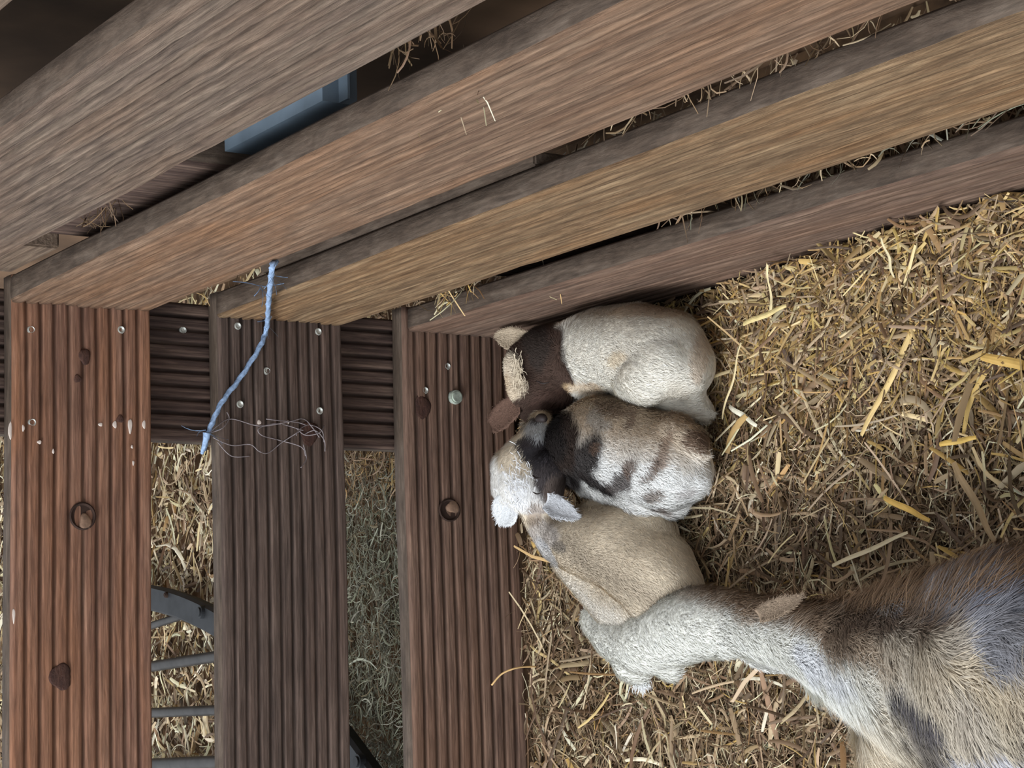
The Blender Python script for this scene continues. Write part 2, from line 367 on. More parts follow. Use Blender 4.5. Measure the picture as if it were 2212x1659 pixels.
# tangle of grey hair caught on the dark board
hr = empty('hair_tangle', Vector(PX(668, 935, 0, .004))); tag(hr, 'tangle of fine grey hair caught on a knot of the darkest end board', 'hair')
hp = [[(700,955),(695,930),(670,918),(650,925),(640,940)], [(690,945),(676,925),(655,905),(620,912),(560,920),(500,905),(470,920),(448,940)],
      [(650,930),(610,955),(580,978),(560,975),(540,960),(500,962),(460,945)], [(655,930),(600,915),(560,925),(565,940),(600,950),(650,965),(660,985)],
      [(640,925),(660,940),(690,935),(700,920)], [(702,975),(700,950),(680,930),(655,940)], [(455,935),(480,925),(495,905),(490,890)], [(470,955),(500,985),(540,985)],
      [(650,1010),(662,990),(655,960)], [(660,918),(640,912),(600,908),(575,905)]]
for k, pl in enumerate(hp):
    tube('hair', [PX(x, y, 0, .004+.004*math.sin(i*2+k)) for i, (x, y) in enumerate(pl)], .00055, M_web, hr, seg=5)

# ------------------------------------------------------------ round hay rack lying outside the end boards
def rack():
    rk = empty('hay_rack', (-.72, -.45, FLOOR)); tag(rk, 'dark grey metal hay rack on the straw seen through the gap beside the reddish board', 'rack')
    a, b_, c = [np.array(P(x, y, .05)[:2]) for x, y in ((330, 1292), (460, 1342), (785, 1668))]
    d = 2*(a[0]*(b_[1]-c[1])+b_[0]*(c[1]-a[1])+c[0]*(a[1]-b_[1]))
    ux = ((a@a)*(b_[1]-c[1])+(b_@b_)*(c[1]-a[1])+(c@c)*(a[1]-b_[1]))/d
    uy = ((a@a)*(c[0]-b_[0])+(b_@b_)*(a[0]-c[0])+(c@c)*(b_[0]-a[0]))/d
    R = math.hypot(a[0]-ux, a[1]-uy); a0 = math.atan2(a[1]-uy, a[0]-ux); a1 = math.atan2(c[1]-uy, c[0]-ux)
    if a0-a1 > math.pi: a0 -= 2*math.pi
    V = []; F = []; n = 48; z = FLOOR+.045
    aa = np.linspace(a0+.18*(a0-a1), a1+.12*(a1-a0), n)
    for t in aa:
        for dr, dz in ((-.017, -.008), (-.019, .006), (-.015, .011), (.015, .011), (.019, .006), (.017, -.008)):
            V.append((ux+(R+dr)*math.cos(t), uy+(R+dr)*math.sin(t), z+dz))
    for i in range(n-1):
        for k in range(6): F.append((i*6+k, i*6+(k+1)%6, (i+1)*6+(k+1)%6, (i+1)*6+k))
    F += [tuple(range(6))[::-1], tuple((n-1)*6+k for k in range(6))]
    o = mesh_obj('curved_rim', V, F, M_rack); o.parent = rk; o.matrix_local = Matrix.Translation(-rk.location)
    bolt = disc_mesh('bolt', .010, .010, M_rack); riv = disc_mesh('rivet', .0045, .005, M_hole)
    for me, px, py in ((bolt, 434, 1322), (riv, 358, 1285), (bolt, 775, 1645)):
        o = bpy.data.objects.new(me.name, me); COL.objects.link(o); o.parent = rk; q = P(px, py, .058); o.location = Vector(q)-rk.location
    for (x0, y0, x1, y1, r) in ((326, 1440, 468, 1418, .0085), (326, 1540, 470, 1534, .0075), (326, 1652, 474, 1646, .0095), (326, 1352, 420, 1322, .0060)):
        A = Vector(P(x0, y0, .03)); Bq = Vector(P(x1, y1, .03)); dd = (Bq-A); tube('rod', [A-dd*.15, A, Bq, Bq+dd*.1], r, M_rod, rk)
rack()
# blue grey plastic trough behind the long side
def trough():
    t = empty('plastic_trough', (.55, .10, -.15)); tag(t, 'blue grey plastic trough behind the gap under the greyest board', 'trough')
    bm = bmesh.new(); bmesh.ops.create_cube(bm, size=1)
    x0, x1 = PX(405, 395, 2, -.03)[0], PX(716, 222, 2, -.03)[0]
    for v in bm.verts: v.co = Vector(((x0+x1)/2+v.co.x*(x1-x0), (.057+.19)/2+v.co.y*.133, -.045+v.co.z*.03))
    bmesh.ops.bevel(bm, geom=[e for e in bm.edges if abs(e.verts[0].co.y-e.verts[1].co.y) > .05 or abs(e.verts[0].co.z-e.verts[1].co.z) > .1], offset=.014, segments=6, affect='EDGES')
    o = bm_obj('tub', bm, M_blue, smooth=False); o.parent = t; o.matrix_local = Matrix.Translation(-t.location)
    return
    q = box('rim', (x0+.004, .045, -.028), (x1-.004, .125, -.018), M_blue, bev=.004); q.parent = t; q.matrix_local = Matrix.Translation(-t.location)
trough()

# ------------------------------------------------------------ straw
GOLD = [(198,168,114), (176,144,94), (158,126,80), (214,190,142), (140,108,70), (188,154,90)]
BROWN = [(146,120,90), (124,99,73), (164,139,108), (106,83,60), (184,162,130), (92,71,52)]
PALE = [(218,204,168), (232,220,190), (196,178,140)]
HAYG = [(120,118,96), (104,100,80), (142,140,118), (88,82,64), (160,158,138), (108,92,68)]
def straw_mesh(C, yaw, pitch, L, W, curve, col, roll):
    n = len(C); K = 5
    t = np.linspace(-.5, .5, K)
    cy, sy = np.cos(yaw), np.sin(yaw)
    V = np.zeros((n, K, 3, 3))
    for i in range(K):
        a = curve*t[i]
        dx = L*t[i]; off = curve*L*(t[i]**2-.08)
        px = C[:, 0]+cy*dx-sy*off; py = C[:, 1]+sy*dx+cy*off; pz = C[:, 2]+np.sin(pitch)*dx
        yl = yaw+2*curve*t[i]
        wx, wy = -np.sin(yl), np.cos(yl); wd = W*(1 if 0 < i < K-1 else .72)
        for k, s in enumerate((-1, 0, 1)):
            V[:, i, k, 0] = px+wx*s*wd/2*np.cos(roll); V[:, i, k, 1] = py+wy*s*wd/2*np.cos(roll)
            V[:, i, k, 2] = pz+s*wd/2*np.sin(roll)+(.28*wd if s == 0 else 0)
    idx = np.arange(n*K*3).reshape(n, K, 3)
    F = []
    for k in (0, 1):
        F.append(np.stack([idx[:, :-1, k], idx[:, 1:, k], idx[:, 1:, k+1], idx[:, :-1, k+1]], 3 if False else -1).reshape(-1, 4))
    F = np.concatenate(F); c = np.repeat(col, K*3, 0)
    return V.reshape(-1, 3), F, c
def pick(pal, n, jit=.12):
    pa = np.array([lin(c) for c in pal])*.88; c = pa[rng.integers(0, len(pa), n)]
    return np.clip(c*rng.uniform(1-jit*2, 1+jit*2, (n, 1))*rng.uniform(.95, 1.05, (n, 3)), 0, 1)
def scatter(name, n, region, palfn, Lr, Wr, zr, label, cat, keep=None, curve=.5, mound=0.0):
    x = rng.uniform(region[0], region[1], n); y = rng.uniform(region[2], region[3], n)
    L = np.exp(rng.normal(math.log(Lr), .5, n)).clip(Lr*.3, Lr*3); W = np.exp(rng.normal(math.log(Wr), .45, n)).clip(.0007, .0065)
    yaw = rng.uniform(0, 2*np.pi, n); pitch = rng.normal(0, .16, n); roll = rng.normal(0, .6, n)
    pp = np.stack([x, y, np.zeros(n)], 1)
    z = FLOOR + rng.uniform(zr[0], zr[1], n) + np.abs(np.sin(pitch))*L*.3 + mound*noise3(pp, 14, 9)
    if keep is not None:
        k = keep(x, y, L, yaw); x, y, z, L, W, yaw, pitch, roll = [q[k] for q in (x, y, z, L, W, yaw, pitch, roll)]; n = len(x)
    col = palfn(n, x, y)
    hf = (z-FLOOR-zr[0])/(zr[1]-zr[0]+1e-6)
    V, F, c = straw_mesh(np.stack([x, y, z], 1), yaw, pitch, L, W, rng.normal(0, curve, n), col, roll)
    V[:, 2] = np.maximum(V[:, 2], FLOOR-.012)
    o = mesh_obj(name, V, F, M_straw, cols=c); tag(o, label, cat, kind='stuff'); return o
def pal_in(n, x, y):
    g = np.clip((y+.20)/.25+(x-.45)*.7+.18, .10, .60); u = rng.uniform(0, 1, n)
    c = pick(BROWN, n); cg = pick(GOLD, n); cp = pick(PALE, n, .08)
    c = np.where((u < g)[:, None], cg, c); return np.where((rng.uniform(0, 1, n) < .06)[:, None], cp, c)
def inside(x, y, L, yaw):
    ex = np.abs(np.cos(yaw))*L*.5; ey = np.abs(np.sin(yaw))*L*.5
    return (x-ex > .002) & (y+ey < -.001)
scatter('straw_bedding', 44000, (0, 1.05, -.66, 0), pal_in, .021, .0013, (-.012, .010), 'deep bed of chopped golden and brown straw covering the pen floor', 'straw', inside, .6, .006)
scatter('straw_bedding', 15500, (0, 1.40, -.95, 0), pal_in, .036, .0026, (-.002, .018), 'broad flattened stalks strewn over the top of the pen bedding', 'straw', inside, .3, .006)
scatter('hay_wisps', 10000, (0, 1.05, -.66, 0), lambda n, x, y: pick(BROWN+PALE[:1], n), .026, .0008, (0, .016), 'fine curly brown hay threads lying among the pen bedding', 'hay', inside, 1.5, .006)
def pal_out(n, x, y):
    u = rng.uniform(0, 1, n); c = pick(BROWN+GOLD[2:4], n); return np.where((u < .30)[:, None], pick(PALE, n), c)
scatter('straw_litter', 15000, (-2.0, -.50, -.62, .19), pal_out, .030, .0032, (-.012, .016), 'loose pale straw outside the pen seen left of the darkest end board', 'straw', None, .5, .008)
scatter('hay_pile', 17000, (-.56, -.04, -.62, .05), lambda n, x, y: np.where((y > -.14+rng.normal(0,.03,n))[:, None], pick(BROWN+GOLD[1:3], n), pick(HAYG, n)), .022, .0011, (-.012, .018), 'matted grey green hay outside the pen between the two lower end boards', 'hay', None, 1.6, .010)
def outA(x, y, L, yaw): return (y-np.abs(np.sin(yaw))*L*.5 > .05) & (y+np.abs(np.sin(yaw))*L*.5 < .198)
scatter('straw_litter', 3500, (-.4, 1.3, .055, .19), lambda n, x, y: pick(BROWN, n), .030, .0024, (-.012, .03), 'dim brown straw lying in the dark behind the long side', 'straw', outA, .6, .01)

# straw lodged against and on the long-side boards
def wisps(name, lst, label, seed, pal, L=.025, zspread=.006, par=None):
    r = np.random.default_rng(seed); C = []; 
    for (px, py, ax, val, n, sp) in lst:
        p = PX(px, py, ax, val)
        for _ in range(n): C.append([p[0]+r.normal(0, sp), p[1]+r.uniform(-.008, .008), p[2]+r.uniform(0, zspread)])
    C = np.array(C); n = len(C)
    V, F, c = straw_mesh(C, r.uniform(0, 6.28, n), r.normal(0, .5, n), np.exp(r.normal(math.log(L), .4, n)), np.exp(r.normal(math.log(.0011), .4, n)), r.normal(0, .9, n), pick(pal, n), r.normal(0, .8, n))
    o = mesh_obj(name, V, F, M_straw, cols=c); tag(o, label, 'straw', kind='stuff'); return o
wisps('straw_wisps', [(1035, 165, 1, .014, 16, .010), (920, 240, 1, .014, 3, .01), (1010, 210, 1, .014, 4, .01)], 'wisps of straw lodged on top of the orange brown board', 5, PALE+BROWN)
wisps('straw_wisps', [(860+30*k, 118-14*k, 1, .045, 7, .012) for k in range(5)]+[(215, 462, 1, .04, 18, .012), (250, 445, 1, .04, 10, .01)], 'dim straw caught in the gap under the greyest board', 6, BROWN[1::2]+BROWN[3:4])
wisps('straw_wisps', [(1330+70*k, 265-27*k, 1, .034, 7, .02) for k in range(9)], 'straw poking through the gap above the palest board', 7, BROWN)
wisps('straw_wisps', [(1480+62*k, 460-20*k, 1, .034, 9, .02) for k in range(12)], 'grey straw poking through the gap above the lowest side board', 8, HAYG+BROWN)
wisps('straw_wisps', [(960, 650, 1, .010, 14, .012), (985, 640, 1, .010, 8, .01), (1030, 625, 1, .008, 6, .006), (450, 638, 1, .018, 6, .006), (1210, 610, 1, .012, 8, .008)], 'short straw bits lying on the lowest side board near the corner', 9, PALE+GOLD)
def pal_top(n): return pick(GOLD+BROWN, n)
# straw heaped against the long side at the right
def heap():
    n = 8000; x = rng.uniform(.36, 1.05, n); y = -np.abs(rng.normal(0, .075, n))-.004
    L = np.exp(rng.normal(math.log(.034), .45, n)); yaw = rng.uniform(0, 6.28, n)
    h = np.clip((x-.30)/.35, 0, 1)*np.clip(1+y/.17, 0, 1)*.055
    k = (y+np.abs(np.sin(yaw))*L*.5 < -.001); x, y, L, yaw, h = [q[k] for q in (x, y, L, yaw, h)]; n = len(x)
    z = FLOOR + h*rng.uniform(.75, 1.05, n)+.004
    V, F, c = straw_mesh(np.stack([x, y, z], 1), yaw, rng.normal(0, .3, n), L, np.exp(rng.normal(math.log(.0020), .45, n)).clip(.0008, .006), rng.normal(0, .4, n), np.where((rng.uniform(0,1,n) < .55)[:, None], pick(GOLD, n), pick(BROWN, n)), rng.normal(0, .6, n))
    tag(mesh_obj('straw_heap', V, F, M_straw, cols=c), 'golden straw heaped along the foot of the lowest side board', 'straw', kind='stuff')
    # the packed core under the loose stalks
    xs = np.linspace(.28, 1.06, 60); ys = np.linspace(-.20, -.002, 24); V = []; F = []
    for j, yy in enumerate(ys):
        for i, xx in enumerate(xs):
            V.append((xx, yy, FLOOR-.006+np.clip((xx-.30)/.35, 0, 1)*np.clip(1+yy/.17, 0, 1)*.048))
    for j in range(23):
        for i in range(59): F.append((j*60+i, j*60+i+1, (j+1)*60+i+1, (j+1)*60+i))
    for j in (0, 23):
        pass
    o = mesh_obj('straw_core', V, F, M_soil, smooth=True); m = o.modifiers.new('s', 'SOLIDIFY'); m.thickness = .012
    tag(o, 'packed brown straw under the golden heap by the long side', 'straw', kind='stuff')
heap()
# individual long stalks
def stalk(name, a, b, wpx, col, label, bend=0, grp=None):
    A = np.array(P(*a)); B = np.array(P(*b)); Wm = rad(A, wpx)
    d = B-A; L = np.linalg.norm(d); d /= L; side = np.cross(d, [0, 0, 1]); side /= np.linalg.norm(side); V = []; n = 12
    for i in range(n+1):
        t = i/n; c = A+d*L*t+side*bend*L*(4*t*(1-t))*.25+np.array([0, 0, .0015*math.sin(9*t)])
        w_ = Wm*.5*(.55+.45*math.sin(math.pi*min(1, .15+t*.8)))
        for s, z in ((-1, 0), (-.5, .35), (.15, .5), (.7, .3), (1, 0), (0, -.25)): V.append(c+side*s*w_+np.array([0, 0, z*w_*.8]))
    F = [(i*6+k, i*6+(k+1)%6, (i+1)*6+(k+1)%6, (i+1)*6+k) for i in range(n) for k in range(6)]+[tuple(range(6))[::-1], tuple(n*6+k for k in range(6))]
    cl = np.tile(lin(col), (len(V), 1))*(.85+.3*np.random.default_rng(int(a[0])).random((len(V), 1)))
    o = mesh_obj(name, V, F, M_straw, cols=np.clip(cl, 0, 1)); tag(o, label, 'straw', grp); return o
for a in [((1658,570,.075),(1668,700,.02),14,(226,206,160),'pale broken straw stalk standing up against the lowest side board'),
          ((1990,680,.03),(1862,940,.018),18,(204,174,116),'widest golden straw leaf slanting down at the upper right'),
          ((1576,878,.022),(1636,920,.022),12,(232,224,200),'short white straw stalk just right of the white kid'),
          ((1798,1222,.024),(1962,1150,.024),10,(214,196,160),'long straight pale stalk above the neck of the young goat'),
          ((1560,905,.03),(1602,740,.045),7,(206,186,142),'thin upright straw rising beside the rump of the white kid'),
          ((2120,770,.03),(2260,800,.03),22,(196,158,88),'broad golden stalk at the right edge of the photo'),
          ((1932,600,.05),(1905,515,.07),9,(206,190,150),'bent pale stalk leaning on the side board, top right'),
          ((2060,1000,.03),(2150,1170,.025),20,(150,124,90),'wide brown dried leaf stalk above the back of the young goat'),
          ((1910,1075,.024),(2010,1125,.022),14,(200,160,84),'yellow flat stalk in the middle of the right hand straw'),
          ((1146,1395,.012),(1235,1460,.012),7,(196,170,120),'thin straw lying left of the white muzzle at the foot of the end boards'),
          ((1166,1262,.012),(1162,1345,.012),16,(206,180,124),'short thick stalk standing beside the lowest end board'),
          ((1148,1160,.012),(1178,1235,.010),12,(200,164,100),'golden stalk just below the ears of the black and white head'),
          ((2030,960,.028),(2110,945,.028),13,(210,172,92),'small yellow straw flake near the right edge'),
          ((1606,700,.06),(1700,660,.06),12,(210,188,130),'cut hollow straw end lying high on the heap')]:
    stalk('straw_stalk', *a)
tube_long = tube('straw_stalk', [PX(1062, 1480, 0, .012), PX(1085, 1455, 0, .022), PX(1120, 1442, 0, .03), P(1160, 1440, .012)], .0011, flat('thin_straw', (196,160,110), .7), seg=6)
tag(tube_long, 'thin curved straw leaning on the lowest end board at the bottom', 'straw')

# ------------------------------------------------------------ goats
E1 = CAMR[0]; E2 = -CAMR[1]       # flat pattern plane of the coat (fixed directions in the world)
def ab(p): p = np.atleast_2d(p); return p @ E1, p @ E2
def chain_pts(ch):
    out = []
    for q in ch:
        px, py, h, r = q[:4]; c = P(px, py, h); out.append((c, rad(c, r)))
    return out
def blob_body(name, chains, voxel, smooth=10, limit=None):
    bm = bmesh.new()
    for ch in chains:
        pts = chain_pts(ch)
        for i in range(len(pts)):
            if i == len(pts)-1: steps = 1
            else: steps = max(1, int(np.linalg.norm(pts[i+1][0]-pts[i][0])/(min(pts[i][1], pts[i+1][1])*.3)))
            for k in range(steps):
                t = k/steps
                c, r = (pts[i][0], pts[i][1]) if i == len(pts)-1 else (pts[i][0]*(1-t)+pts[i+1][0]*t, pts[i][1]*(1-t)+pts[i+1][1]*t)
                mat = Matrix.Translation(Vector(c)); bmesh.ops.create_icosphere(bm, subdivisions=3, radius=r, matrix=mat)
    me = bpy.data.meshes.new(name+'_tmp'); bm.to_mesh(me); bm.free()
    o = bpy.data.objects.new(name+'_tmp', me); COL.objects.link(o)
    m = o.modifiers.new('r', 'REMESH'); m.mode = 'VOXEL'; m.voxel_size = voxel
    s = o.modifiers.new('s', 'SMOOTH'); s.factor = .6; s.iterations = smooth
    bpy.context.view_layer.update(); dg = bpy.context.evaluated_depsgraph_get()
    me2 = bpy.data.meshes.new_from_object(o.evaluated_get(dg)); me2.name = name
    bpy.data.objects.remove(o); bpy.data.meshes.remove(me)
    nv = len(me2.vertices); V = np.zeros(nv*3, np.float32); me2.vertices.foreach_get('co', V); V = V.reshape(-1, 3).astype(float)
    V[:, 2] = np.maximum(V[:, 2], FLOOR-.004)
    V[:, 0] = np.maximum(V[:, 0], .003); V[:, 1] = np.minimum(V[:, 1], -.003)
    V += np.zeros_like(V)
    me2.vertices.foreach_set('co', V.astype(np.float32).ravel()); me2.update()
    return me2, V
def pack_pt(px, py, h=.09): q = P(px, py, h); return q
def patches(base, lst, fn=None, seed=0, warp=.0045, h=.09):
    """coat colour as a function of position on the animal; patches are given in metres in the coat plane"""
    defs = []
    for (px, py, rx, ry, ang, col, amt) in lst:
        q = pack_pt(px, py, h); a, b = ab(q); s = rad(q, 1.0); defs.append((a[0], b[0], rx*s, ry*s, math.radians(ang), lin(col), amt))
    def f(p):
        a, b = ab(p); n1 = noise3(p, 60, seed+1); n2 = noise3(p, 60, seed+2)
        a2 = a+n1*warp; b2 = b+n2*warp
        c = np.tile(lin(base), (len(p), 1))
        if fn: c = fn(p, a2, b2, c)
        for (ca, cb, rx, ry, an, col, amt) in defs:
            da = a2-ca; db = b2-cb; u = (da*math.cos(an)+db*math.sin(an))/rx; v = (-da*math.sin(an)+db*math.cos(an))/ry
            w_ = np.clip((1.15-np.sqrt(u*u+v*v))/.3, 0, 1)*amt
            c = c*(1-w_[:, None])+col*w_[:, None]
        return c
    return f
def fur_on(name, me, n, length, width, flow, cf, parent, seed=0, lift=.35, keep=None, lenfn=None, jit=.25, wave=.0):
    r = np.random.default_rng(seed)
    me.calc_loop_triangles(); nt_ = len(me.loop_triangles); T = np.zeros(nt_*3, np.int32); me.loop_triangles.foreach_get('vertices', T); T = T.reshape(-1, 3)
    nv = len(me.vertices); V = np.zeros(nv*3, np.float32); me.vertices.foreach_get('co', V); V = V.reshape(-1, 3).astype(float)
    N = np.zeros(nv*3, np.float32); me.vertices.foreach_get('normal', N); N = N.reshape(-1, 3).astype(float)
    A = .5*np.linalg.norm(np.cross(V[T[:, 1]]-V[T[:, 0]], V[T[:, 2]]-V[T[:, 0]]), axis=1)
    fc = V[T].mean(1); up = N[T].mean(1)[:, 2]; A = A*(fc[:, 2] > FLOOR+.004)*(up > -.5)
    if keep is not None: A = A*keep(fc)
    ti = r.choice(nt_, n, p=A/A.sum()); u = r.random((n, 2)); k = u.sum(1) > 1; u[k] = 1-u[k]
    w0 = 1-u.sum(1); tri = T[ti]
    p = V[tri[:, 0]]*w0[:, None]+V[tri[:, 1]]*u[:, :1]+V[tri[:, 2]]*u[:, 1:]
    nn = N[tri[:, 0]]*w0[:, None]+N[tri[:, 1]]*u[:, :1]+N[tri[:, 2]]*u[:, 1:]; nn /= np.linalg.norm(nn, axis=1)[:, None]
    fl = flow(p); nz = np.stack([noise3(p, 45, seed+i) for i in (3, 4, 5)], 1)*.45
    fl = fl+nz; fl -= (fl*nn).sum(1)[:, None]*nn; fl /= np.linalg.norm(fl, axis=1)[:, None]+1e-9
    fl = fl+r.normal(0, jit, (n, 3)); fl -= (fl*nn).sum(1)[:, None]*nn; fl /= np.linalg.norm(fl, axis=1)[:, None]+1e-9
    L = length*r.uniform(.6, 1.25, n)*(lenfn(p) if lenfn is not None else 1)
    lf = lift*r.uniform(.5, 1.4, n); sd = np.cross(fl, nn); q = []
    wd = width*r.uniform(.7, 1.3, n)
    P0 = p-nn*.0008; P1 = p+fl*(L*.5)[:, None]+nn*(L*lf*.5)[:, None]; P2 = p+fl*L[:, None]*.97+nn*(L*lf*.65)[:, None]
    VV = np.stack([P0-sd*wd[:, None]*.5, P0+sd*wd[:, None]*.5, P1+sd*wd[:, None]*.42, P1-sd*wd[:, None]*.42, P2], 1)
    VV[..., 2] = np.maximum(VV[..., 2], FLOOR-.004); VV[..., 0] = np.maximum(VV[..., 0], .002); VV[..., 1] = np.minimum(VV[..., 1], -.002)
    idx = np.arange(n*5).reshape(n, 5)
    F = np.concatenate([idx[:, [0, 1, 2]], idx[:, [0, 2, 3]], idx[:, [3, 2, 4]]])
    c = cf(p)*(1+r.normal(0, .15, (n, 1))); c = np.clip(np.repeat(c, 5, 0), 0.005, .93)
    o = mesh_obj(name, VV.reshape(-1, 3), F, M_fur, parent=None, cols=c, smooth=True)
    o.parent = parent; o.matrix_local = Matrix.Translation(-parent.location); o['kind'] = 'stuff'; return o
def add_body(me, V, cf, parent):
    a = me.color_attributes.new('Col', 'FLOAT_COLOR', 'POINT'); c = np.ones((len(V), 4), np.float32); c[:, :3] = np.clip(cf(V), .005, .9); a.data.foreach_set('color', c.ravel())
    me.polygons.foreach_set('use_smooth', np.ones(len(me.polygons), bool)); me.materials.clear(); me.materials.append(M_skin)
    o = bpy.data.objects.new('body', me); COL.objects.link(o); o.parent = parent; o.matrix_local = Matrix.Translation(-parent.location); return o
def ear(parent, base, tip, wpx, col_out, col_in, label=None, cup=.35, thick=.0016, droop=.0, furn=900, seed=0):
    """leaf-shaped cupped ear: base and tip are (px,py,h)"""
    A = P(*base); B = P(*tip); d = B-A; L = np.linalg.norm(d); d /= L; view = np.array([.6, -.1, .75]); sd = np.cross(d, view); sd /= np.linalg.norm(sd); nn = np.cross(sd, d)
    W = rad(A, wpx)/2; n = 14; k = 9; V = []; C = []
    for side in (1, -1):
        for i in range(n+1):
            t = i/n; wv = W*(math.sin(math.pi*min(1, .22+.78*t))**.7 if t < 1 else .04); wv = max(wv, W*.04)
            if t > .6: wv *= 1-(t-.6)**2*1.2
            for j in range(k):
                s = j/(k-1)*2-1
                V.append(A+d*L*t+sd*s*wv+nn*(cup*wv*(s*s)-droop*L*t*t)*1.0+nn*side*thick*.5*(1-abs(s)*.6)); C.append(lin(col_out if side > 0 else col_in)*(1-.12*math.cos(s*3)))  # cosine term paints ear shading: darker down the middle, lighter rims
    F = []; o2 = (n+1)*k
    for i in range(n):
        for j in range(k-1):
            a = i*k+j; F.append((a, a+1, a+k+1, a+k)); F.append((o2+a, o2+a+k, o2+a+k+1, o2+a+1))
        F.append((i*k, (i+1)*k, o2+(i+1)*k, o2+i*k)); j = k-1; F.append((i*k+j, o2+i*k+j, o2+(i+1)*k+j, (i+1)*k+j))
    F.append(tuple(n*k+j for j in range(k))+tuple(o2+n*k+j for j in range(k))[::-1])
    V = np.array(V); V[:, 0] = np.maximum(V[:, 0], .003); V[:, 1] = np.minimum(V[:, 1], -.003)
    o = mesh_obj('ear', V, F, M_skin, cols=np.clip(np.array(C), 0, 1), smooth=True); o.parent = parent; o.matrix_local = Matrix.Translation(-parent.location)
    if label: o['label'] = label
    q = fur_on('fur', o.data, 1800, .006, .0005, lambda p: np.tile(d, (len(p), 1)), lambda p: np.tile(lin(col_out), (len(p), 1)), parent, seed, .2)
    q.parent = o; q.matrix_local = Matrix.Identity(4)
    return o
def eye(parent, pts, r=.0011):
    o = tube('eyelid', [P(*q) for q in pts], r, M_dark, parent, seg=6, taper=lambda t: .35+.9*math.sin(math.pi*t)); return o
def toward(px0, py0, px1, py1, h=.06):
    d = P(px1, py1, h)-P(px0, py0, h); return d/np.linalg.norm(d)
def flow_from(segs):
    """segs: list of (px,py,h, direction vector) ; nearest-weighted flow"""
    C = np.array([P(*s[:3]) for s in segs]); D = np.array([s[3] for s in segs])
    def f(p):
        d2 = ((p[:, None, :]-C[None])**2).sum(2); w_ = 1/(d2+2e-4)**1.5; return (w_[:, :, None]*D[None]).sum(1)/w_.sum(1)[:, None]
    return f

# --- white kid with the dark brown head, in the corner
kA = empty('goat_kid', Vector(P(1340, 760, 0))); tag(kA, 'white goat kid with dark brown head curled in the corner under the side boards', 'goat kid')
chA = [[(1180, 765, .058, 62), (1235, 765, .060, 72), (1300, 757, .060, 92), (1375, 752, .062, 98), (1440, 760, .060, 92), (1470, 790, .055, 78)],
       [(1440, 785, .070, 74), (1400, 815, .080, 62), (1365, 822, .076, 44)], [(1360, 830, .052, 42), (1440, 842, .052, 50), (1495, 868, .040, 36), (1520, 888, .03, 26)],
       [(1270, 800, .050, 62), (1290, 830, .040, 45)],
       [(1150, 790, .068, 60), (1152, 830, .066, 56), (1190, 835, .056, 50), (1222, 840, .042, 40)], [(1160, 870, .055, 46), (1190, 890, .045, 42)]]
white = (226, 221, 210)
def fnA(p, a, b, c):
    q = pack_pt(1212, 780); a0, b0 = ab(q); s = rad(q, 1)
    da = (a-a0[0])/s; db = (b-b0[0])/s                         # neck line where brown turns white
    lim = np.where(db < 0, 2+db*.05, db*.45+4); w_ = np.clip((lim-da)/8, 0, 1)[:, None]
    warm = np.clip(noise3(p, 30, 5)*.5+.1+np.clip((-db-40)/60, 0, 1)*.6, 0, 1)[:, None]
    c = c*(1-warm*.5)+lin((198, 176, 146))*warm*.5
    dk = lin((70, 54, 46))*(1+.25*noise3(p, 50, 8)[:, None]); return c*(1-w_)+dk*w_
cfA = patches(white, [(1104, 800, 22, 34, 20, (206,190,168), 1), (1118, 838, 24, 24, 0, (200,182,158), 1), (1100, 842, 12, 40, 10, (190,168,140), .9),
                      (1165, 745, 28, 60, 0, (50,44,40), .75), (1195, 870, 40, 30, 0, (78,58,50), .6), (1265, 838, 40, 14, 10, (206,176,136), .55), (1330, 775, 22, 14, -40, (206,186,154), .6), (1420, 665, 120, 16, -2, (196,172,144), .6), (1525, 765, 22, 60, 10, (196,174,150), .6)], fnA, 3)
me, V = blob_body('body', chA, .0026, 12); bA = add_body(me, V, cfA, kA)
flA = flow_from([(1260, 760, .1, toward(1230, 760, 1330, 740)), (1400, 720, .1, toward(1300, 700, 1420, 720)), (1500, 780, .08, toward(1450, 740, 1500, 850)), (1400, 830, .08, toward(1350, 800, 1450, 860)), (1150, 780, .1, toward(1220, 800, 1120, 760)), (1190, 880, .08, toward(1200, 830, 1150, 880))])
fur_on('fur', me, 52000, .0085, .00055, flA, cfA, kA, 1, .28)
ear(kA, (1122, 872, .080), (1034, 936, .050), 56, (104,80,68), (88,66,56), 'brown ear', cup=.3, droop=.1)
ear(kA, (1150, 745, .075), (1070, 722, .075), 52, (190,172,148), (120,96,78), 'cream ear', cup=.3)
eye(kA, [(1158, 822, .112), (1172, 828, .108), (1186, 826, .104)], .0007)
